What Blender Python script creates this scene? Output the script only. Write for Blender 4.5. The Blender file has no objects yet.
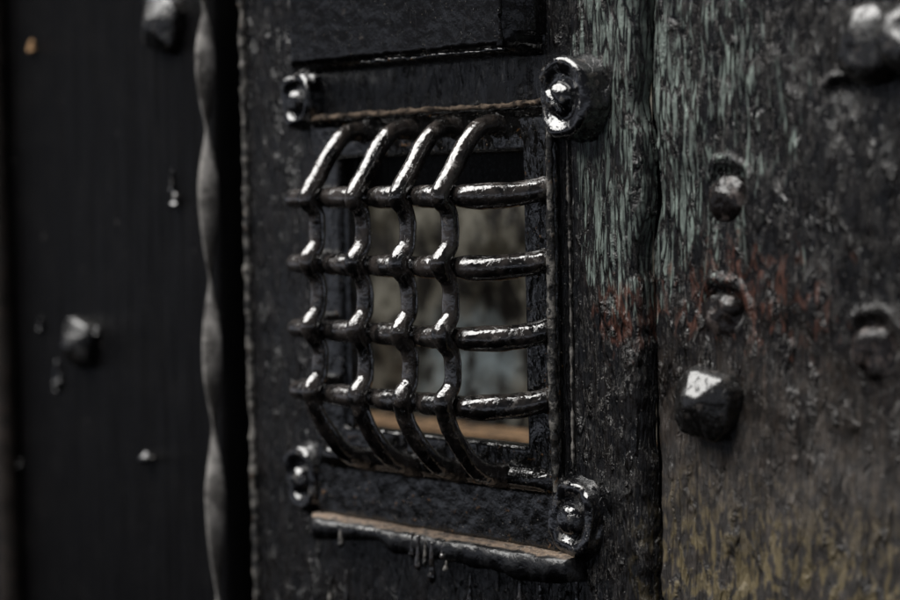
import bpy, bmesh, math, random
from mathutils import Vector, Matrix, noise
random.seed(7)
S = bpy.context.scene
COL = S.collection
R_ = math.radians

# ------------------------------------------------------------------ camera
F = 2050.0                     # focal length in photo pixels (900 wide)
TH, PI_, RO = R_(48), R_(3.1), R_(1.15)
DIST = 1.025
v = Vector((math.sin(TH)*math.cos(PI_), -math.cos(TH)*math.cos(PI_), math.sin(PI_)))
CAM = v*DIST
FWD = -v
r0 = FWD.cross(Vector((0, 0, 1))).normalized()
u0 = r0.cross(FWD)
CR = r0*math.cos(RO) - u0*math.sin(RO)
CU = r0*math.sin(RO) + u0*math.cos(RO)

def at(px, py, y=0.0):
    """the point of the plane at depth y (out of the door = negative) seen at a photo pixel"""
    d = FWD + CR*((px-450)/F) - CU*((py-300)/F)
    t = (y-CAM.y)/d.y
    return CAM + d*t

cd = bpy.data.cameras.new('camera')
cam = bpy.data.objects.new('camera', cd)
COL.objects.link(cam)
m = Matrix((CR, CU, -FWD)).transposed().to_4x4()
m.translation = CAM
cam.matrix_world = m
cd.sensor_width = 36
cd.lens = 36*F/900
cd.clip_start = 0.01
cd.clip_end = 100
cd.dof.use_dof = True
foc = at(535, 300, -0.004)
cd.dof.focus_distance = (foc-CAM).dot(FWD)
cd.dof.aperture_fstop = 4.6
cd.dof.aperture_blades = 0
S.camera = cam

# ------------------------------------------------------------------ light
LDIR = Vector((-0.28, -0.36, 0.89)).normalized()     # towards the sun
sd = bpy.data.lights.new('sun', 'SUN')
sd.energy = 1.5
sd.angle = R_(66)
sd.color = (1.0, 0.985, 0.96)
so = bpy.data.objects.new('sun', sd)
COL.objects.link(so)
so.rotation_euler = LDIR.to_track_quat('Z', 'Y').to_euler()
w = bpy.data.worlds.new('World')
S.world = w
w.use_nodes = True
nt = w.node_tree
bg = nt.nodes['Background']
sky = nt.nodes.new('ShaderNodeTexSky')
sky.sky_type = 'NISHITA'
sky.sun_disc = False
sky.sun_elevation = math.asin(LDIR.z)
sky.sun_rotation = math.atan2(LDIR.x, LDIR.y)
sky.altitude = 0
sky.air_density = .024
sky.dust_density = .03
sky.ozone_density = 0.0
hs = nt.nodes.new('ShaderNodeHueSaturation')        # thin grey cloud: the same sky with less blue
hs.inputs['Saturation'].default_value = .3
nt.links.new(sky.outputs[0], hs.inputs['Color'])
nt.links.new(hs.outputs[0], bg.inputs[0])
bg.inputs[1].default_value = 0.05
S.view_settings.view_transform = 'Standard'
S.view_settings.look = 'None'
S.view_settings.gamma = 1
S.view_settings.exposure = 2.35

# ------------------------------------------------------------------ node helpers
class N:
    def __init__(s, name):
        s.mat = bpy.data.materials.new(name)
        s.mat.use_nodes = True
        s.t = s.mat.node_tree
        s.b = s.t.nodes['Principled BSDF']
        tc = s.t.nodes.new('ShaderNodeTexCoord')
        s.co = tc.outputs['Object']
    def put(s, sock, val):
        if isinstance(val, bpy.types.NodeSocket): s.t.links.new(val, sock)
        elif isinstance(val, (tuple, list)) and len(val) == 3 and sock.type == 'RGBA': sock.default_value = (*val, 1)
        else: sock.default_value = val
    def math(s, op, a, b=0.0, c=0.0):
        n = s.t.nodes.new('ShaderNodeMath'); n.operation = op
        for i, x in enumerate((a, b, c)): s.put(n.inputs[i], x)
        return n.outputs[0]
    def mul(s, a, b): return s.math('MULTIPLY', a, b)
    def add(s, a, b): return s.math('ADD', a, b)
    def map(s, scale, loc=(0, 0, 0), co=None):
        n = s.t.nodes.new('ShaderNodeMapping')
        s.put(n.inputs[0], co or s.co)
        n.inputs['Scale'].default_value = scale
        n.inputs['Location'].default_value = loc
        return n.outputs[0]
    def noise(s, co, scale, detail=5, rough=.55, dist=0.0):
        n = s.t.nodes.new('ShaderNodeTexNoise')
        s.put(n.inputs['Vector'], co); n.inputs['Scale'].default_value = scale
        n.inputs['Detail'].default_value = detail; n.inputs['Roughness'].default_value = rough
        n.inputs['Distortion'].default_value = dist
        return n.outputs[0]
    def vor(s, co, scale, feature='F1', rnd=1.0):
        n = s.t.nodes.new('ShaderNodeTexVoronoi'); n.feature = feature
        s.put(n.inputs['Vector'], co); n.inputs['Scale'].default_value = scale
        n.inputs['Randomness'].default_value = rnd
        return n.outputs['Distance']
    def step(s, x, a, b, lo=0.0, hi=1.0):
        n = s.t.nodes.new('ShaderNodeMapRange'); n.interpolation_type = 'SMOOTHSTEP'
        s.put(n.inputs[0], x); n.inputs[1].default_value = a; n.inputs[2].default_value = b
        s.put(n.inputs[3], lo); s.put(n.inputs[4], hi)
        return n.outputs[0]
    def mix(s, f, a, b):
        n = s.t.nodes.new('ShaderNodeMix'); n.data_type = 'RGBA'
        s.put(n.inputs[0], f); s.put(n.inputs[6], a); s.put(n.inputs[7], b)
        return n.outputs[2]
    def sep(s, co=None):
        n = s.t.nodes.new('ShaderNodeSeparateXYZ'); s.put(n.inputs[0], co or s.co)
        return n.outputs
    def blob(s, c, rx, rz, a=1.0, b=0.2, warp=None):
        """1 inside an ellipse on the door face, fading out to its border"""
        o = s.sep()
        dx = s.mul(s.math('SUBTRACT', o[0], c.x), 1/rx)
        dz = s.mul(s.math('SUBTRACT', o[2], c.z), 1/rz)
        d = s.math('SQRT', s.add(s.mul(dx, dx), s.mul(dz, dz)))
        if warp is not None: d = s.add(d, warp)
        return s.step(d, a, b)
    def bump(s, h, dist, strength=1.0, prev=None):
        n = s.t.nodes.new('ShaderNodeBump')
        s.put(n.inputs['Height'], h); n.inputs['Distance'].default_value = dist
        n.inputs['Strength'].default_value = strength
        if prev is not None: s.put(n.inputs['Normal'], prev)
        return n.outputs[0]
    def fin(s, col, rough, nor=None, ior=1.5, spec=.5, metal=0.0):
        s.put(s.b.inputs['Base Color'], col); s.put(s.b.inputs['Roughness'], rough)
        s.put(s.b.inputs['IOR'], ior); s.put(s.b.inputs['Specular IOR Level'], spec)
        s.put(s.b.inputs['Metallic'], metal)
        if nor is not None: s.put(s.b.inputs['Normal'], nor)
        return s.mat

def mat_gloss(name, base=(.006, .006, .007), wear_sheen=(.07, .06, .05), amt=.56, r0=.07, r1=.35, b1=.0010, ior=2.0, grit_glints=0.0, tone=None):
    n = N(name)
    a = n.noise(n.co, 130, 3, .5)
    b = n.noise(n.co, 620, 2, .5)
    c = n.noise(n.map((1, 1, .6)), 300, 5, .6, .6)
    ww = n.step(n.noise(n.co, 170, 6, .62), amt, amt+.1)
    if tone:
        tn = n.noise(n.map((1, 1, .7), (1, 2, 3)), 105, 5, .6, .5)
        base = n.mix(n.step(tn, .40, .60), base, tone)
    col = n.mix(n.mul(ww, .62), base, wear_sheen)
    if grit_glints:
        sp = n.mul(n.step(n.vor(n.co, 520), .22, .10), n.step(n.noise(n.co, 190, 2), .56, .64))  # pale dots: dusty grit, and glitter painted into the colour
        col = n.mix(n.mul(sp, grit_glints), col, (.30, .26, .21))
        rs = n.mul(n.step(n.noise(n.co, 260, 4), .60, .68), n.step(n.noise(n.co, 50, 2), .5, .62))
        col = n.mix(n.mul(rs, grit_glints if grit_glints > .5 else 0.0), col, (.16, .085, .035))
    rg = n.step(c, .48, .68, r0, r1)
    rg = n.math('MAXIMUM', rg, n.mul(ww, .45))
    nn = n.bump(a, b1*.9)
    nn = n.bump(n.step(c, .56, .66), b1*.12, 1, nn)
    nn = n.bump(b, b1*.12, 1, nn)
    return n.fin(col, rg, nn, ior)

def mat_black_board(name):
    n = N(name)
    st = n.map((1, 1, .12))
    a = n.noise(st, 150, 7, .6)
    b = n.noise(n.co, 500, 5, .6)
    c = n.noise(n.co, 45, 5, .6)
    col = n.mix(n.step(c, .45, .75), (.0028, .0026, .0028), (.005, .0046, .0046))
    d = n.step(n.vor(n.map((1, 1, .8)), 95), .13, .05)
    g = n.step(n.noise(n.co, 60, 2), .60, .70)
    col = n.mix(n.mul(n.mul(d, g), .7), col, (.12, .11, .105))
    nn = n.bump(a, .0012)
    nn = n.bump(b, .0004, 1, nn)
    return n.fin(col, n.step(b, .35, .7, .25, .45), nn, 1.45, .15)

P = at
def mat_sill(name):
    n = N(name)
    g = n.t.nodes.new('ShaderNodeNewGeometry')
    a = n.noise(n.co, 260, 6, .65); b = n.noise(n.co, 120, 3, .5); c = n.noise(n.co, 700, 3, .5)
    up = n.add(n.sep(g.outputs['Normal'])[2], n.add(n.mul(a, 1.1), -.55))
    du = n.mul(n.step(up, .72, .86), n.step(n.add(n.sep()[1], n.mul(n.noise(n.co, 90, 3), .008)), -.0062, -.0030))
    dcol = n.mix(n.step(a, .36, .6), (.03, .021, .015), (.20, .14, .095))
    dcol = n.mix(n.step(c, .6, .7), dcol, (.38, .33, .28))
    col = n.mix(du, n.mix(n.step(a, .65, .74), (.004, .004, .0045), (.045, .045, .047)), dcol)
    nn = n.bump(b, .0012); nn = n.bump(a, .0006, 1, nn)
    return n.fin(col, n.mix(du, n.mix(n.step(b, .4, .6), (.10, .10, .10), (.38, .38, .38)), (.85, .85, .85)), nn, 1.7)
def mat_weathered(name):
    n = N(name)
    co = n.co
    wob = n.noise(n.map((1, 1, .5)), 60, 4, .6)
    o = n.sep()
    st = n.map((1, 1, .11))
    st2 = n.map((1, 1, .30), (3.1, 0, 1.7))
    n1 = n.noise(st, 330, 7, .62, .9)
    n2 = n.noise(st2, 190, 7, .6, .7)
    n3 = n.noise(n.map((1, 1, .42)), 260, 3, .5, .6)
    n4 = n.noise(co, 70, 6, .6)
    ed = n.vor(n.map((1, 1, .09)), 260, 'DISTANCE_TO_EDGE')
    # --- the black paint and what shows through it
    xg = P(572, 300, .004).x
    xr = P(645, 300, .008).x
    rightward = n.step(o[0], xg-.004, xg+.012)
    onright = n.step(o[0], xr-.002, xr+.006)
    col = n.mix(n.step(n2, .40, .66), (.002, .0018, .0017), (.0085, .0066, .0054))
    fleck = n.mul(n.step(n3, .63, .74), n.mul(rightward, .4))
    col = n.mix(fleck, col, (.06, .055, .05))
    wr = n.noise(n.map((1, 1, .15), (5, 0, 2)), 330, 4, .6, 1.6)
    ln = n.mul(n.step(n.math('ABSOLUTE', n.add(wr, -.5)), .030, .006), n.step(n.noise(co, 90, 3), .42, .58))
    col = n.mix(n.mul(ln, n.mul(rightward, .8)), col, (.15, .14, .13))
    # brown earthy lower right
    wz = n.add(n.mul(n4, .12), -.06)
    low = n.step(n.add(o[2], wz), P(780, 260, .01).z, P(780, 500, .01).z)
    brown = n.mix(n.step(n3, .38, .66), (.013, .0090, .0065), (.056, .041, .030))
    col = n.mix(n.mul(n.mul(low, onright), .85), col, brown)
    lowy = n.step(n.add(o[2], wz), P(780, 460, .01).z, P(780, 580, .01).z)
    yel = n.mul(n.step(n.add(n3, n.mul(n4, .8)), .86, 1.0), n.mul(lowy, n.step(o[0], P(610, 300).x, P(660, 300).x)))
    col = n.mix(n.mul(yel, .85), col, (.15, .114, .048))
    # grey green old paint in vertical runs
    gm = n.math('MAXIMUM',
                n.blob(P(628, 130, .004), .052, .125, 1.0, .55, n.add(n.mul(wob, .5), -.25)),
                n.mul(n.blob(P(695, 110, .01), .105, .135, 1.0, .2, n.add(n.mul(wob, .8), -.4)), .82))
    gthr = n.add(n1, n.mul(n.add(gm, -1.0), .26))
    green = n.mul(n.step(gthr, .465, .515), n.step(ed, .03, .09))
    gcol = n.mix(n.step(n2, .38, .62), (.085, .107, .094), (.20, .247, .218))
    col = n.mix(n.mul(green, n.step(gm, .02, .2)), col, gcol)
    # rusty red patches
    rm = n.math('MAXIMUM', n.blob(P(625, 318, .004), .040, .036, 1.0, .2, n.add(n.mul(wob, .8), -.4)),
                n.mul(n.blob(P(735, 300, .01), .095, .045, 1.0, .1, n.add(n.mul(wob, 1.2), -.6)), .9))
    red = n.mul(n.step(n.add(n3, n.mul(n.add(rm, -1.0), .26)), .42, .62), n.step(rm, .02, .3))
    col = n.mix(n.mul(red, .68), col, (.12, .042, .024))
    # pale specks: dust, and tiny glints put into the colour
    sp = n.mul(n.step(n.vor(co, 560), .24, .10), n.step(n.noise(co, 160, 2), .58, .66))
    col = n.mix(n.mul(sp, .85), col, (.32, .30, .28))
    rough = n.step(n3, .40, .68, .10, .36)
    rough = n.math('MAXIMUM', rough, n.math('MAXIMUM', n.mul(green, .6), n.mul(n.mul(low, onright), .62)))
    nn = n.bump(n2, .0021)
    nn = n.bump(n1, .0010, 1, nn)
    nn = n.bump(ln, .0006, 1, nn)
    nn = n.bump(n.step(ed, .0, .09), .0004, 1, nn)
    nn = n.bump(n3, .00035, 1, nn)
    lump = n.step(n.noise(n.map((1, 1, .26), (7, 0, 4)), 150, 2, .5, .8), .52, .66)
    nn = n.bump(n.mul(lump, n.step(n4, .44, .58)), .0013, 1, nn)
    return n.fin(col, rough, nn, 1.8, .42)

def mat_dusty(name, c0, c1, scale=160, rough=.85, bmp=.0012):
    n = N(name)
    a = n.noise(n.co, scale, 7, .65)
    b = n.noise(n.co, scale*4, 5, .6)
    col = n.mix(n.step(a, .36, .64), c0, c1)
    col = n.mix(n.mul(n.step(b, .60, .72), .7), col, tuple(min(1, x*1.6) for x in c1))
    nn = n.bump(a, bmp); nn = n.bump(b, bmp*.35, 1, nn)
    return n.fin(col, rough, nn, 1.45, .3)

def mat_backwall(name):
    n = N(name)
    a = n.noise(n.co, 42, 6, .6)
    b = n.noise(n.map((1, 1, .6), (2, 0, 3)), 55, 5, .6)
    c = n.noise(n.co, 240, 5, .6)
    col = n.mix(n.step(a, .42, .56), (.04, .035, .024), (.18, .17, .14))
    col = n.mix(n.step(b, .50, .57), col, (.018, .016, .014))
    lowb = n.blob(at(470, 372, .2), .060, .050, 1.15, .35, n.add(n.mul(a, 1.2), -.6))
    col = n.mix(n.mul(n.mul(lowb, n.step(b, .60, .46)), .85), col, (.25, .305, .33))
    col = n.mix(n.mul(n.step(c, .58, .7), .5), col, (.24, .24, .22))
    return n.fin(col, .9, n.bump(b, .004), 1.45, .2)

M = {
 'gloss': mat_gloss('gloss_black_paint'),
 'rim': mat_gloss('chipped_rim_paint', (.02, .019, .018), (.24, .225, .205), .46, .2, .6, .0016, 1.5, .6),
 'bar': mat_gloss('bar_paint_reflected_tone', (.007, .0065, .0063), (.10, .085, .075), .58, .08, .28, .0009, 2.0, 0.0, (.040, .034, .031)),  # brown-grey patches: some wear, plus street reflections put into the colour
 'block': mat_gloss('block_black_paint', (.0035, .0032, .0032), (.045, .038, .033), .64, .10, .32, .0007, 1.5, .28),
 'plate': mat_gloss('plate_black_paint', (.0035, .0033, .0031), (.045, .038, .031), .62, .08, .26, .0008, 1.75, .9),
 'stud': mat_gloss('stud_black_paint', (.006, .0055, .0052), (.05, .04, .033), .56, .26, .5, .0011, 1.8),
 'board': mat_weathered('weathered_paint'),
 'black': mat_black_board('matte_black_board'),
 'dust': mat_dusty('dusty_edge', (.018, .013, .010), (.20, .15, .11), 150),
 'strip': mat_dusty('worn_grey_iron', (.075, .07, .066), (.26, .248, .235), 70, .36, .0008),
 'ledge': mat_dusty('ochre_ledge', (.05, .034, .024), (.42, .26, .14), 105, .9, .003),
 'wall': mat_backwall('mottled_stone'),
 'sill': mat_sill('painted_dusty_sill'),
 'worn': mat_gloss('worn_stud_paint', (.009, .0072, .0068), (.075, .058, .052), .50, .22, .5, .0014, 1.5),
 'pit': mat_dusty('worn_nail_head', (.008, .006, .006), (.07, .05, .046), 110, .38, .0022),
 'ochre': mat_dusty('ochre_fleck', (.30, .17, .08), (.45, .28, .15), 200, .8, .0008),
 'grime': mat_dusty('brown_grime', (.006, .0045, .004), (.026, .018, .014), 170, .7, .0015),
}

# ------------------------------------------------------------------ object helpers
def link(name, verts, faces, mat, parent=None, smooth=True):
    me = bpy.data.meshes.new(name)
    me.from_pydata([tuple(p) for p in verts], [], faces)
    bm = bmesh.new(); bm.from_mesh(me)
    bmesh.ops.recalc_face_normals(bm, faces=bm.faces)
    bm.to_mesh(me); bm.free()
    if smooth: me.polygons.foreach_set('use_smooth', [True]*len(me.polygons))
    me.materials.append(mat)
    o = bpy.data.objects.new(name, me)
    COL.objects.link(o)
    if parent is not None: attach(o, parent)
    return o
def attach(o, parent):
    bpy.context.view_layer.update()
    o.parent = parent
    o.matrix_parent_inverse = parent.matrix_world.inverted()
def tag(o, label, cat=None, group=None):
    o['label'] = label
    if cat: o['kind'] = 'thing'
    if cat: o['category'] = cat
    if group: o['group'] = group
    return o
def empty(name, loc, label, cat, group=None):
    o = bpy.data.objects.new(name, None); COL.objects.link(o)
    o.location = loc; o.empty_display_size = .02
    bpy.context.view_layer.update()
    return tag(o, label, cat, group)
def nz(x, y, z, s, seed=0.0): return noise.noise(Vector((x*s+seed, y*s+seed*.7, z*s-seed*.3)))

def lin(a, b, step):
    n = max(1, int(math.ceil((b-a)/step)))
    return [a+(b-a)*i/n for i in range(n+1)]

def slab(name, xs, zs, hf, back, mat, parent=None, hole=None, wx=None):
    """a thick board: displaced front, rounded edges, hole with jambs, flat back"""
    nx, nz_ = len(xs), len(zs)
    inhole = lambda x, z: hole and hole[0] < x < hole[1] and hole[2] < z < hole[3]
    V, Fc, idx = [], [], {}
    for j, z in enumerate(zs):
        for i, x in enumerate(xs):
            idx[i, j] = len(V)
            dx = wx(x, z) if wx else 0
            V.append((x+dx, hf(x, z), z))
    nb = len(V)
    for (x, y, z) in list(V): V.append((x, back, z))
    edges = {}
    for j in range(nz_-1):
        for i in range(nx-1):
            if inhole((xs[i]+xs[i+1])/2, (zs[j]+zs[j+1])/2): continue
            q = (idx[i, j], idx[i+1, j], idx[i+1, j+1], idx[i, j+1])
            Fc.append(q); Fc.append(tuple(k+nb for k in reversed(q)))
            for a, b in zip(q, q[1:]+q[:1]):
                k = (min(a, b), max(a, b)); edges[k] = edges.get(k, 0)+1
    for (a, b), c in edges.items():
        if c == 1: Fc.append((a, b, b+nb, a+nb))
    used = sorted({k for f in Fc for k in f}); rm = {k: i for i, k in enumerate(used)}
    o = link(name, [V[k] for k in used], [tuple(rm[k] for k in f) for f in Fc], mat, parent)
    # crisp jambs, smooth front
    try:
        o.data.set_sharp_from_angle(angle=R_(50))
    except Exception: pass
    return o

def crom(pts, k):
    """dense Catmull-Rom through tuples of any length"""
    out = []
    n = len(pts)
    for i in range(n-1):
        p0 = pts[max(i-1, 0)]; p1 = pts[i]; p2 = pts[i+1]; p3 = pts[min(i+2, n-1)]
        for s in range(k):
            t = s/k
            out.append(tuple(.5*((2*b)+(c-a)*t+(2*a-5*b+4*c-d)*t*t+(3*b-a-3*c+d)*t**3)
                             for a, b, c, d in zip(p0, p1, p2, p3)))
    out.append(tuple(pts[-1]))
    return out

def tube(name, pts, mat, parent=None, seg=22, k=10, amp=.00025, fr=110, seed=0.0, cap=True):
    """swept round bar through (x, y, z, radius) points with hammered unevenness"""
    P4 = crom(pts, k)
    V, Fc = [], []
    n = len(P4)
    prev = None
    for i, p in enumerate(P4):
        a = Vector(P4[max(i-1, 0)][:3]); b = Vector(P4[min(i+1, n-1)][:3])
        t = (b-a).normalized()
        if prev is None:
            e1 = t.cross(Vector((0.31, 0.2, 0.93)) if abs(t.z) < .8 else Vector((1, .1, 0))).normalized()
        else:
            e1 = (prev - t*prev.dot(t)).normalized()
        prev = e1
        e2 = t.cross(e1)
        for s in range(seg):
            an = 2*math.pi*s/seg
            d = e1*math.cos(an)+e2*math.sin(an)
            c = Vector(p[:3])
            q = c+d*p[3]
            rr = p[3]+amp*(nz(q.x, q.y, q.z, fr, seed)*1.4+nz(q.x, q.y, q.z, fr*2.7, seed+5)*.6)
            V.append(c+d*rr)
    for i in range(n-1):
        for s in range(seg):
            s2 = (s+1) % seg
            Fc.append((i*seg+s, i*seg+s2, (i+1)*seg+s2, (i+1)*seg+s))
    if cap:
        for base, p in ((0, P4[0]), ((n-1)*seg, P4[-1])):
            ci = len(V); V.append(Vector(p[:3]))
            for s in range(seg): Fc.append((base+s, base+(s+1) % seg, ci))
    return link(name, V, Fc, mat, parent)

def lathe(name, c, prof, mat, parent=None, sx=1, sz=1, sq=2.0, seg=48, amp=.0004, fr=140, seed=0.0, slot=None, rot=0.0, sub=3):
    """profile (radius, height out of the door) round the door normal at c; sq > 2 squares it off"""
    pr = crom(prof, sub)
    V, Fc = [], []
    for (r, h) in pr:
        for s in range(seg):
            an = 2*math.pi*s/seg
            ca, sa = math.cos(an), math.sin(an)
            k = (abs(ca)**sq+abs(sa)**sq)**(-1/sq)
            lx, lz = r*k*ca*sx, r*k*sa*sz
            x = lx*math.cos(rot)-lz*math.sin(rot); z = lx*math.sin(rot)+lz*math.cos(rot)
            hh = h
            if slot:
                u = x*math.cos(slot[0])+z*math.sin(slot[0])
                hh -= slot[2]*math.exp(-(u/slot[1])**4)*(1 if h > 0 else 0)
            p = Vector((c.x+x, c.y-hh, c.z+z))
            nn = amp*(nz(p.x, p.y, p.z, fr, seed)+.5*nz(p.x, p.y, p.z, fr*2.5, seed+3))
            rad = Vector((x, 0, z)); rad = rad.normalized() if rad.length > 1e-7 else Vector((0, 0, 0))
            V.append(p+Vector((0, -nn, 0))+rad*nn*.8)
    n = len(pr)
    for i in range(n-1):
        for s in range(seg):
            s2 = (s+1) % seg
            Fc.append((i*seg+s, i*seg+s2, (i+1)*seg+s2, (i+1)*seg+s))
    for base, (r, h) in ((0, pr[0]), ((n-1)*seg, pr[-1])):
        ci = len(V); V.append(sum((V[base+s] for s in range(seg)), Vector())/seg)
        for s in range(seg): Fc.append((base+s, base+(s+1) % seg, ci))
    return link(name, V, Fc, mat, parent)

# ------------------------------------------------------------------ depths (metres, + is into the door)
Y_BOARD, Y_RIGHT, Y_LEFT = .004, .012, .012
TOP, BOT = .25, -.26
# opening in the board and plate
h0 = at(341, 300); h1 = at(524, 300)
zt = at(524, 152).z; zb = at(524, 446).z
HOLE = (h0.x, h1.x, zb, zt)
XL = at(249, 300, Y_BOARD).x           # left edge of the grille board
XR = at(638, 300, Y_BOARD).x           # its right edge

# ------------------------------------------------------------------ the door
door = empty('wooden_door', (0, .05, BOT), 'old black painted plank door that carries the grille, paint peeling at right', 'door')

def wob(z, s=1.0): return .0014*nz(.3, .1, z, 14, 2)*s+.0009*nz(.3, .1, z, 55, 4)*s+.0004*nz(.3, .1, z, 170, 4)*s
def h_mid(x, z):
    e = min(x-XL, XR-x)
    y = Y_BOARD
    y += .003*max(0, 1-e/.004)**2
    rgh = .3+.7*min(1, max(0, (x-at(560, 300).x)/.02))
    y -= rgh*(.0011*nz(x, 0, z*.16, 210, 1)+.0006*nz(x, 0, z*.3, 430, 7)+.0006*nz(x, 0, z, 60, 9))
    # thin paint ridge beside the plate and the dark slot before it
    xr = at(570, 300).x+.0010*nz(0, 0, z, 18, 3)
    y -= .0016*math.exp(-((x-xr)/.0011)**2)*(.7+.5*nz(0, 0, z, 160, 6))
    y += .0022*math.exp(-((x-xr+.0050)/.0026)**2)
    # left edge bead
    y -= .0016*math.exp(-((x-XL-.0018)/.0012)**2)*(.8+.6*nz(0, 0, z, 200, 8))
    return y
def wx_mid(x, z):
    k = max(0, 1-(XR-x)/.03)
    return k*k*wob(z, 2.6)
xs = sorted(set([HOLE[0], HOLE[1]]+lin(XL, HOLE[0], .0014)+lin(HOLE[0], HOLE[1], .0022)+lin(HOLE[1], XR, .0008)))
zs = sorted(set([HOLE[2], HOLE[3]]+lin(BOT, HOLE[2], .0016)+lin(HOLE[2], HOLE[3], .0016)+lin(HOLE[3], TOP, .0016)))
HB = (HOLE[0]-.0015, HOLE[1]+.0015, HOLE[2]-.0015, HOLE[3]+.0015)
def snap(a, c0, c1, h):
    return sorted(set([x for x in a if not (abs(x-c0) < .0007 or abs(x-c1) < .0007)]+[c0, c1]))
xs = snap(xs, HB[0], HB[1], 0); zs = snap(zs, HB[2], HB[3], 0)
slab('plank', xs, zs, h_mid, .017, M['board'], door, HB, wx_mid)
tag(bpy.data.objects['plank'], 'middle plank with grey green paint runs along its right edge')

# right hand plank: lumpy, with dents
DENTS = [(728, 190, .0125, .0125, .0032), (722, 308, .0125, .012, .0038), (874, 345, .0135, .0135, .0032),
         (842, 98, .012, .009, .0030), (652, 178, .004, .016, .0045)]
DC = [(at(a, b, Y_RIGHT), rx, rz, d) for a, b, rx, rz, d in DENTS]
XR2 = XR+.0020
XE = XR2+.30
def h_right(x, z):
    y = Y_RIGHT
    y += .005*max(0, 1-(x-XR2)/.005)**2
    y -= .0020*nz(x, 0, z*.22, 110, 11)+.0005*nz(x, 0, z*.3, 300, 12)+.0017*nz(x, 0, z*.6, 48, 13)+.0006*nz(x, 0, z*.6, 95, 15)+.0002*nz(x, 0, z*.5, 420, 14)
    for c, rx, rz, d in DC:
        u = math.hypot((x-c.x)/rx, (z-c.z)/rz)
        u += .16*nz(x, 0, z, 120, c.x*50)
        if u < 1.6:
            an = ((x-c.x)/rx*.45+(z-c.z)/rz*.9)/max(u, .3)
            y += d*(1/(1+math.exp((u-.86)*14)))*(.55+.45*an)-.0017*math.exp(-((u-1.10)/.15)**2)*(.5+.5*an)
    return y
def wx_right(x, z):
    k = max(0, 1-(x-XR2)/.03)
    return k*k*wob(z, 2.6)
o = slab('plank', lin(XR2, XR2+.185, .0010)+lin(XR2+.185, XE, .003)[1:], lin(BOT, -.16, .003)+lin(-.16, .16, .0011)[1:]+lin(.16, TOP, .003)[1:],
     h_right, .036, M['board'], door, None, wx_right)
tag(o, 'right hand plank, lumpy brown paint with yellow lichen at the bottom and nail dents')

# left plank
XLE = at(221, 300, Y_LEFT).x
XL0 = XLE-.55
def h_left(x, z):
    y = Y_LEFT+.003*max(0, 1-(XLE-x)/.004)**2
    y -= .0007*nz(x, 0, z*.12, 120, 21)+.0005*nz(x, 0, z*.3, 60, 22)
    return y
o = slab('plank', lin(XL0, XLE-.3, .006)+lin(XLE-.3, XLE, .002)[1:], lin(BOT, TOP, .0035), h_left, .036, M['black'], door)
tag(o, 'left hand plank, smooth matte black and out of focus')
for k, (xb, yb, rad, za, zb_) in enumerate(((XL+.0012, Y_BOARD-.0006, .0021, BOT+.01, TOP-.01), (at(570, 300, .003).x, .0033, .0007, at(570, 470, 0).z, at(570, 120, 0).z))):
    pts = [(xb+.0008*nz(k, 0, zz, 15, 5), yb, zz, rad*(1+.5*nz(k, 0, zz, 110, 2)+.4*nz(k, 2, zz, 300, 2))) for zz in lin(za, zb_, .006)]
    tube('paint_bead', pts, M['rim'], door, 10, 4, .0005, 260, k*9)
# backing rails that hold the planks together, seen as the dark bottom of the gaps
for xa, xb in ((XLE-.02, XL+.02), (XR-.02, XR2+.03)):
    yb = .0375
    vs = [(xa, yb, BOT), (xb, yb, BOT), (xb, yb, TOP), (xa, yb, TOP), (xa, yb+.012, BOT), (xb, yb+.012, BOT), (xb, yb+.012, TOP), (xa, yb+.012, TOP)]
    link('backing_batten', vs, [(0, 1, 2, 3), (4, 5, 6, 7), (0, 1, 5, 4), (1, 2, 6, 5), (2, 3, 7, 6), (3, 0, 4, 7)], M['black'], door, False)

# runs and blobs of old paint on the left plank
def drip(name, px, py, w_, h_, y, mat, parent, seed):
    c = at(px, py, y)
    return tube(name, [(c.x, c.y+.0006, c.z+h_*.5, w_*.22), (c.x+.0003*nz(seed, 0, 0, 1.3), c.y+.0001, c.z+h_*.25, w_*.34), (c.x+.0006*nz(seed, 1, 0, 1.7), c.y, c.z-h_*.15, w_*.40),
                       (c.x, c.y-.0002, c.z-h_*.36, w_*.58), (c.x, c.y+.0004, c.z-h_*.5, w_*.15)], mat, parent, 12, 5, .0004, 260, seed)
for i, (a, b, w_, h_) in enumerate([(176, 200, .007, .008), (172, 183, .003, .016),  (57, 388, .004, .005), (60, 378, .003, .006), (97, 332, .004, .005), (8, 440, .004, .006),  (57, 375, .005, .018), (148, 456, .010, .004), (20, 464, .004, .005), (95, 331, .003, .005),
                               (40, 325, .003, .010),   (8, 560, .004, .005)]):
    drip('paint_drip', a, b, w_, h_, Y_LEFT-.0012, M['gloss'], door, i)
o = drip('paint_fleck', 32, 46, .0058, .0075, Y_LEFT-.001, M['ochre'], door, 40)
tag(o, 'small ochre fleck')

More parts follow.
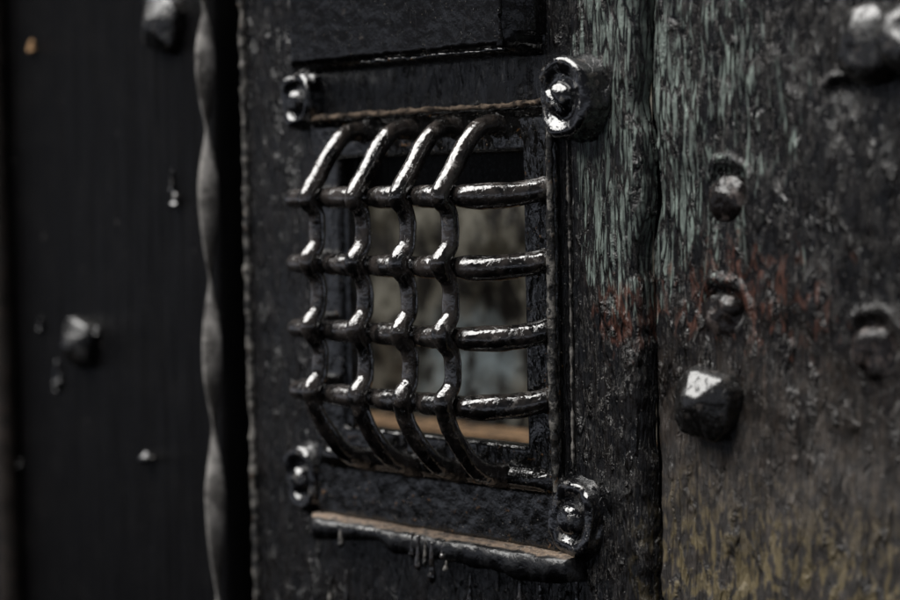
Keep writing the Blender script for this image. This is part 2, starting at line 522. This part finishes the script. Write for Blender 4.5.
# ------------------------------------------------------------------ twisted strip and edge moulding left of the board
c0 = at(200, -40, .0); c1 = at(222, 640, .0)
knots = [(-45, 0), (55, 1), (125, 1.5), (190, 2), (275, 2.5), (352, 3), (421, 3.5), (502, 4), (590, 4.5), (660, 5)]
def phase(py):
    for (a, p), (b, q) in zip(knots, knots[1:]):
        if a <= py <= b: return p+(q-p)*(py-a)/(b-a)
    return knots[-1][1]
V, Fc = [], []
sec = 16; nrow = 260
for i in range(nrow+1):
    py = -40+680*i/nrow
    x_img = 204+(218-204)*py/600
    c = at(x_img, py, .000)
    ph = phase(py)*math.pi + R_(48)
    wd = .0060*(1+.10*nz(0, 0, c.z, 40, 3)); tk = .0011
    ux, uy = math.cos(ph), math.sin(ph)
    for s in range(sec):
        an = 2*math.pi*s/sec
        a, b = wd*math.cos(an), tk*math.copysign(abs(math.sin(an))**.7, math.sin(an))
        V.append((c.x+a*ux-b*uy+.0003*nz(c.x, 0, c.z, 120, s), c.y+a*uy+b*ux, c.z))
for i in range(nrow):
    for s in range(sec):
        s2 = (s+1) % sec
        Fc.append((i*sec+s, i*sec+s2, (i+1)*sec+s2, (i+1)*sec+s))
Fc.append(tuple(range(sec))); Fc.append(tuple(nrow*sec+s for s in range(sec)))
o = link('twisted_strip', V, Fc, M['strip'])
tag(o, 'worn grey twisted iron strip running up the gap left of the grille', 'iron strip')

c = at(5, 300, Y_LEFT-.006)
o = tube('edge_moulding', [(c.x-.004, c.y, BOT+.02, .0075), (c.x-.004, c.y, -.1, .0075), (c.x-.004, c.y, .1, .0075), (c.x-.004, c.y, TOP-.02, .0075)], M['grime'], None, 18, 40, .0006, 60, 3)
tag(o, 'blurred dark brown upright moulding at the far left of the door', 'moulding')

# ------------------------------------------------------------------ block above the grille
bx0 = at(284, 40, -.019).x; bx1 = at(546, 30, .0035).x
bz0 = at(505, 54, -.019).z
YB = -.0190
def h_block(x, z):
    e = min(x-bx0, z-bz0)
    if x > bx1-.010 and z < bz0+.010: e = min(e, .010-math.hypot(x-bx1+.010, z-bz0-.010))
    if e < 0: return .0034
    y = YB+.0110*max(0, 1-e/.0065)**2+.0190*max(0, 1-(bx1-x)/.0080)**1.2
    y -= .0006*nz(x, 0, z*.5, 50, 31)+.0002*nz(x, 0, z, 220, 32)+.0006*nz(x, 0, z*.3, 170, 33)*max(0, 1-e/.012)
    return min(y, .003)
o = slab('cover_block', lin(bx0, bx1, .0012), lin(bz0, TOP-.02, .0012), h_block, .0035, M['block'],
         None, None, lambda x, z: (.0012*nz(0, 0, z, 60, 2) if x > bx1-.01 else 0))
tag(o, 'thick black painted block with rounded lower corner, above the grille', 'block')

xe = bx1-.0082  # thin beads added on the block edges, standing in for reflected glints
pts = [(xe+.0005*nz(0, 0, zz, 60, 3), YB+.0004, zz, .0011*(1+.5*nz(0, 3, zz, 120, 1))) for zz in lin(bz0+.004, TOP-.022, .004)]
tube('glint_bead', pts, M['block'], o, 10, 4, .0006, 220, 5)
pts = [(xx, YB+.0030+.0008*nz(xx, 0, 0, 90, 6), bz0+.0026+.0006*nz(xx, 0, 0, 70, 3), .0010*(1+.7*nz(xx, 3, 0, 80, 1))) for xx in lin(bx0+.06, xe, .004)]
tube('glint_bead', pts, M['plate'], o, 10, 4, .0006, 220, 8)
# ------------------------------------------------------------------ the grille
ATOP = at(495, 126, 0).z; ABOT = at(486, 474, -.005).z
PX0 = at(315, 300).x; PX1 = at(556, 300).x
PZ1 = at(430, 112).z; PZ0 = at(430, 533).z
gr = empty('iron_grille', (at(433, 535).x, 0, PZ0), 'glossy black iron basket grille over a small opening in the door', 'grille')
def h_plate(x, z):
    y = 0.0
    e = min(x-PX0, PX1-x, z-PZ0, PZ1-z)
    y -= .0005*nz(x, 0, z*.4, 90, 41)+.0003*nz(x, 0, z*.5, 320, 42)
    y -= .0050*math.exp(-((z-ABOT+.001)/.0042)**4)*(.8+.25*nz(x, 0, 0, 45, 2))*min(1, max(0, (e-.004)/.006))
    # raised rim along the right and left edges
    e2 = min(x-PX0, PX1-x, PZ1-z)
    y -= .0018*math.exp(-((e2-.0022)/.0016)**2)
    y += .0016*max(0, 1-e/.0018)
    ih = max(HOLE[0]-x, x-HOLE[1], HOLE[2]-z, z-HOLE[3])
    y += .0016*max(0, 1-ih/.0022)**2
    return y
xs = sorted(set(lin(PX0, HOLE[0], .0011)+lin(HOLE[0], HOLE[1], .0016)+lin(HOLE[1], PX1, .0008)))
zs = sorted(set(lin(PZ0, HOLE[2], .0011)+lin(HOLE[2], HOLE[3], .0016)+lin(HOLE[3], PZ1, .0011)))
slab('frame_plate', xs, zs, h_plate, .0062, M['plate'], gr, HOLE)
# dusty top edge
zz = PZ1+.0006
o = tube('top_rim', [(PX0+.002, -.001, zz-.0005, .0013), (PX0+.03, -.0018, zz, .0015), ((PX0+PX1)/2, -.0019, zz+.0004, .0014), (PX1-.03, -.0019, zz+.0002, .0013), (PX1-.006, -.0016, zz+.001, .0016), (PX1, -.001, zz+.002, .0012)],
     M['dust'], gr, 14, 40, .0008, 280, 3)
tag(o, 'brown dusty top rim')
# side rim
xr = PX1-.0010
tube('side_rim', [(xr, -.0008, PZ0+.03, .0016), (xr, -.0018, -.05, .0023), (xr, -.0018, .03, .0022), (xr, -.0014, PZ1-.006, .0015)], M['rim'], gr, 14, 40, .0005, 200, 8)

# bars
DV, DH = .0385, .0290
XV = [at(a, 300, -DV).x for a in (310, 356, 400, 442)]
ZH = [at(443, b, -DH).z for b in (196, 267, 337, 405)]
RV, RH = .0046, .0056
for k, x in enumerate(XV):
    j = lambda a=.0006: random.uniform(-a, a)
    pts = [(x+.0005, .004, ATOP-.001, RV*1.35), (x+j(), -.004, ATOP+.0005, RV*1.12), (x+j(), -.0125, ATOP-.0012, RV), (x+j(), -.0215, ATOP-.0085, RV)]
    # slope down to the first crossing, then over each crossbar and back in between
    z1 = ZH[0]
    pts += [(x+j(.0004), -.0300, z1+.0125, RV), (x, -.0372, z1+.0035, RV*1.0), (x-.0002, -DV, z1-.0015, RV*.98)]
    for a, b in zip(ZH, ZH[1:]):
        g = a-b
        pts += [(x+j(.0003), -DV+.0042, a-g*.17, RV*.93), (x+j(.0003), -DV+.0058, a-g*.32, RV*.92), (x+j(.0004), -DV+.0058, a-g*.55, RV*.93), (x+j(.0003), -DV+.0046, a-g*.72, RV*.95),
                (x, -DV-.0004, b+.0034, RV*1.05), (x-.0002, -DV+.0006, b-.0015, RV)]
    zl = ZH[3]
    dz = zl-ABOT
    pts += [(x+j(.0004), -.0350, zl-dz*.28, RV*.94), (x+j(), -.0275, zl-dz*.60, RV*.98), (x+j(), -.0185, zl-dz*.86, RV*1.05), (x+j(), -.0095, zl-dz*.98, RV*1.2), (x, -.0030, zl-dz*1.02, RV*1.4), (x, .004, zl-dz*1.04, RV*1.6)]
    tube('upright_bar', pts, M['bar'], gr, 22, 7, .00026, 120, k*3.3)
XA0 = at(321, 300, 0).x; XA1 = at(543, 300, 0).x
for k, z in enumerate(ZH):
    pts = [(XA0-.001, .004, z+.0015, RH*1.2), (XA0+.003, -.006, z+.0005, RH*.95), (XA0+.0075, -.018, z, RH*.9), (XA0+.0125, -.0262, z, RH*.9), (XV[0]-.006, -DH-.0004, z, RH*.92)]
    for a, b in zip(XV, XV[1:]):
        pts += [(a, -DH+.0010, z, RH*.86), (a*.7+b*.3, -DH-.0006, z, RH*1.0), (a*.3+b*.7, -DH-.0006, z, RH*1.02)]
    e = XV[3]; f = XA1-e
    pts += [(e, -DH+.0008, z, RH*.9), (e+f*.20, -DH+.0015, z-.0002, RH*1.04), (e+f*.45, -.0215, z-.0004, RH*1.12), (e+f*.70, -.0125, z, RH*1.10), (e+f*.90, -.0048, z+.0012, RH*1.05), (e+f*1.0, -.0008, z+.0022, RH*1.02), (e+f*1.05, .004, z+.0035, RH*1.1)]
    tube('crossbar', pts, M['bar'], gr, 24, 6, .00030, 110, 20+k*2.1)

# corner lugs
def lug(px, py, y, w_, h_, t, seed, rot=0.0):
    c = at(px, py, y)
    gd = .80 if t > .01 else .62
    pr = [(1.12, -.002), (1.07, .001), (1.0, t*.45), (.97, t*.78), (.90, t*.95), (.80, t), (.70, t*.96), (.60, t*(.5+gd*.5)), (.48, t*gd), (.2, t*gd), (.02, t*gd)]
    o = lathe('corner_lug', c, [(r, h) for r, h in pr], M['gloss'], gr, w_, h_, 2.4, 64, .0019, 62, seed, None, rot)
    return c, t*gd
lugs = [(579, 97, .003, .0165, .0195, .013, 1, 0), (580, 517, .003, .0140, .0185, .0075, 5, -.05),
        (306, 100, .003, .0125, .0150, .008, 9, 0), (309, 477, .003, .0125, .0180, .0075, 13, .1)]
lc = [lug(*a) for a in lugs]
screw_labels = ['blob shaped glossy screw head in the lug at the top right of the grille',
                'round domed screw head in the ring shaped lug at the lower right of the grille',
                'blurred screw head in the lug at the upper left of the grille, under the block',
                'blurred shiny screw head in the lug at the lower left of the grille']
for k, ((c, t), r) in enumerate(zip(lc, (.0085, .0075, .0065, .0070))):
    cc = Vector((c.x-.001, c.y-t+.0006, c.z-.001))
    o = lathe('screw_head', cc, [(r*1.02, -.001), (r, .0012), (r*.93, r*.42), (r*.72, r*.66), (r*.4, r*.8), (r*.03, r*.84)], M['gloss'], None, 1, 1.05, 2.0, 40, .0006, 110, 50+k*4, (R_(35), .0012, .0016) if k == 0 else None)
    tag(o, screw_labels[k], 'screw', 'screws at the corners of the grille')

# sill below
sx0 = at(312, 520, -.004).x; sx1 = at(568, 565, -.008).x
szt = at(560, 560, -.013).z
def sill():
    V, Fc = [], []
    nxs = lin(sx0, sx1, .0012)
    for i, x in enumerate(nxs):
        u = (x-sx0)/(sx1-sx0)
        dep = -.0118-.0024*nz(x, 0, 0, 38, 3)-.0009*nz(x, 0, 0, 120, 4)
        if u < .06: dep *= .45+.55*u/.06
        if u > .95: dep *= 1-.3*(u-.95)/.05
        th = .0082+.0045*nz(x, 0, 0, 30, 8)+.0026*nz(x, 0, 0, 95, 9)+.0014*nz(x, 0, 0, 260, 6)+.002*u
        z = szt+.0008*nz(x, 0, 0, 90, 5)
        sec = [(.005, z+.0006), (-.001, z+.0006), (dep*.3, z+.0003+.0006*nz(x, 0, 0, 260, 7)), (dep*.58, z+.0001+.0009*nz(x, 0, 0, 190, 1)), (dep*.88, z-.0005+.0004*nz(x, 0, 0, 110, 11)), (dep*.99, z-.0016), (dep*1.03, z-th*.45+.0006*nz(x, 0, 0, 90, 6)), (dep*1.0, z-th*.9), (dep*.85, z-th*1.10), (.001, z-th*1.25), (.005, z-th*1.25)]
        for y, zz in sec: V.append((x, y, zz))
    k = 11
    for i in range(len(nxs)-1):
        for s in range(k):
            s2 = (s+1) % k
            Fc.append((i*k+s, i*k+s2, (i+1)*k+s2, (i+1)*k+s))
    Fc.append(tuple(range(k))); Fc.append(tuple((len(nxs)-1)*k+s for s in range(k)))
    o = link('sill', V, Fc, M['sill'], gr)
    o.data.set_sharp_from_angle(angle=R_(75))
    return o
sl = sill()
tag(sl, 'projecting lower sill with brown dust on top')
for i, (a, b, w_, h_) in enumerate([(341, 543, .0026, .012), (412, 551, .0022, .013), (418, 559, .0028, .018), (425, 560, .0020, .013), (432, 569, .0032, .021), (443, 556, .0022, .010), (446, 572, .0020, .005),
                               (470, 588, .0018, .016), (520, 585, .0024, .020), (498, 582, .0018, .010), (540, 590, .0020, .016), (577, 590, .0024, .030), (330, 590, .0022, .014), (346, 588, .0018, .018)]):
    drip('paint_drip', a, b+(-6 if i < 7 else 0), w_*(1.25 if i < 7 else 1), h_, -.0112 if i < 7 else Y_BOARD-.0006, M['rim' if i % 3 == 0 else 'bar'], sl if i < 7 else gr, 60+i)

# ------------------------------------------------------------------ studs (faceted nail heads)
def stud(px, py, y, w_, h_, rot, apex, label, seed, name='square_nail', mat='stud', tilt=0.0):
    c = at(px, py, y)
    ring = []
    n = 16
    for s in range(n):
        an = 2*math.pi*(s+.5)/n
        ca, sa = math.cos(an), math.sin(an)
        k = (abs(ca)**4.5+abs(sa)**4.5)**(-1/4.5)
        ring.append((ca*k*w_, sa*k*w_))
    V = []
    def rp(x, z): return (x*math.cos(rot)-z*math.sin(rot), x*math.sin(rot)+z*math.cos(rot))
    for sc, hh in ((1.0, -.004), (1.02, .001), (1.0, h_*.45), (.93, h_*.55)):
        for x, z in ring:
            x, z = rp(x*sc, z*sc)
            V.append(Vector((c.x+x, c.y-hh, c.z+z)))
    top = []
    for x, z in ring:
        x, z = rp(x*.30, z*.22)
        V.append(Vector((c.x+x+apex[0]*w_, c.y-h_*.95, c.z+z+apex[1]*w_)))
    V.append(Vector((c.x+apex[0]*w_, c.y-h_, c.z+apex[1]*w_)))
    V = [p+Vector((nz(*p, 90, seed), nz(*p, 90, seed+2), nz(*p, 90, seed+4)))*.0017 for p in V]
    Fc = []
    for i in range(4):
        for s in range(n):
            s2 = (s+1) % n
            Fc.append((i*n+s, i*n+s2, (i+1)*n+s2, (i+1)*n+s))
    for s in range(n): Fc.append((4*n+s, 4*n+(s+1) % n, 5*n))
    Fc.append(tuple(range(n)))
    o = link(name, V, Fc, M[mat])
    o.data.polygons.foreach_set('use_smooth', [True]*len(o.data.polygons))
    b = o.modifiers.new('soft', 'BEVEL'); b.width = .0017; b.segments = 3; b.limit_method = 'ANGLE'; b.angle_limit = R_(22)
    tag(o, label, 'nail', 'square nail heads studding the door')
    return o
stud(712, 403, Y_RIGHT, .0155, .0150, R_(-10), (-.05, .06), 'glossy square nail head with a bright top facet, right of the grille', 3)
stud(84, 343, Y_LEFT, .0150, .0135, R_(-14), (-.05, .0), 'blurred square nail head low on the left plank', 8)
stud(167, 24, Y_LEFT, .0165, .0130, R_(-16), (-.1, .0), 'blurred square nail head near the top edge beside the twisted strip', 12)

# big round bolt at the top right
def knob(px, py, y, r, t, seed, label):
    c = at(px, py, y)
    o = lathe('round_bolt', c, [(r*1.08, -.004), (r*1.04, .001), (r, t*.5), (r*.92, t*.78), (r*.72, t*1.0), (r*.4, t*1.14), (r*.03, t*1.18)], M['stud'], None, .88, 1.0, 2.1, 44, .0017, 60, seed)
    tag(o, label, 'bolt', 'round bolts at the top right')
knob(874, 44, Y_RIGHT, .0165, .011, 3, 'thick round bolt head in full view near the top right corner')
knob(919, 38, Y_RIGHT-.002, .0150, .014, 7, 'round bolt head cut off by the right edge of the photo')

# nail heads sunk in the dents
for k, (i, r, lab) in enumerate([(0, .0105, 'pinkish sunken nail head in the topmost round dent right of the green paint runs'),
                                 (1, .0100, 'sunken grey nail head in the dent just above the glossy square nail'),
                                 (2, .0112, 'blurred sunken nail head in the dent near the right edge of the photo')]):
    c = DC[i][0]
    cc = Vector((c.x-.001, Y_RIGHT+DC[i][3]*.75-.0005, c.z-.0036))
    o = lathe('sunken_nail', cc, [(r*1.1, -.003), (r*1.03, .0005), (r*.93, .0018), (r*.72, .0032), (r*.4, .0040), (r*.03, .0042)], M['worn'], None, 1.05, 1.0, 2.2, 36, .0013, 95, 70+k*7)
    tag(o, lab, 'nail', 'nail heads sunk into the right plank')

lzt = at(490, 204, .03).z
vs = [(x, y, z) for z in (lzt, lzt+.08) for x, y in ((HOLE[0]-.03, .0175), (HOLE[1]+.03, .0175), (HOLE[1]+.03, .040), (HOLE[0]-.03, .040))]
link('inner_lintel', vs, [(0, 1, 2, 3), (4, 5, 6, 7), (0, 1, 5, 4), (1, 2, 6, 5), (2, 3, 7, 6), (3, 0, 4, 7)], M['black'], door, False)
# ------------------------------------------------------------------ what shows through the opening
bw = empty('stone_wall', (at(450, 600, .2).x, .26, -.2), 'mottled grey green stone wall seen blurred through the grille', 'wall')
wxa, wxb = at(300, 300, .2).x-.25, at(600, 300, .2).x+.15
def h_wall(x, z): return .20-.006*nz(x, 0, z, 18, 3)-.003*nz(x, 0, z, 60, 4)
slab('wall_face', lin(wxa, wxb, .006), lin(-.24, .2, .006), h_wall, .26, M['wall'], bw)
lz = at(490, 436, .15).z
def h_ledge(x, z): return .145-.003*nz(x, 0, z, 50, 3)
o = slab('ledge', lin(wxa, wxb, .005), lin(-.24, lz, .004), h_ledge, .188, M['ledge'], bw)
tag(o, 'ochre ledge along the foot of the wall')
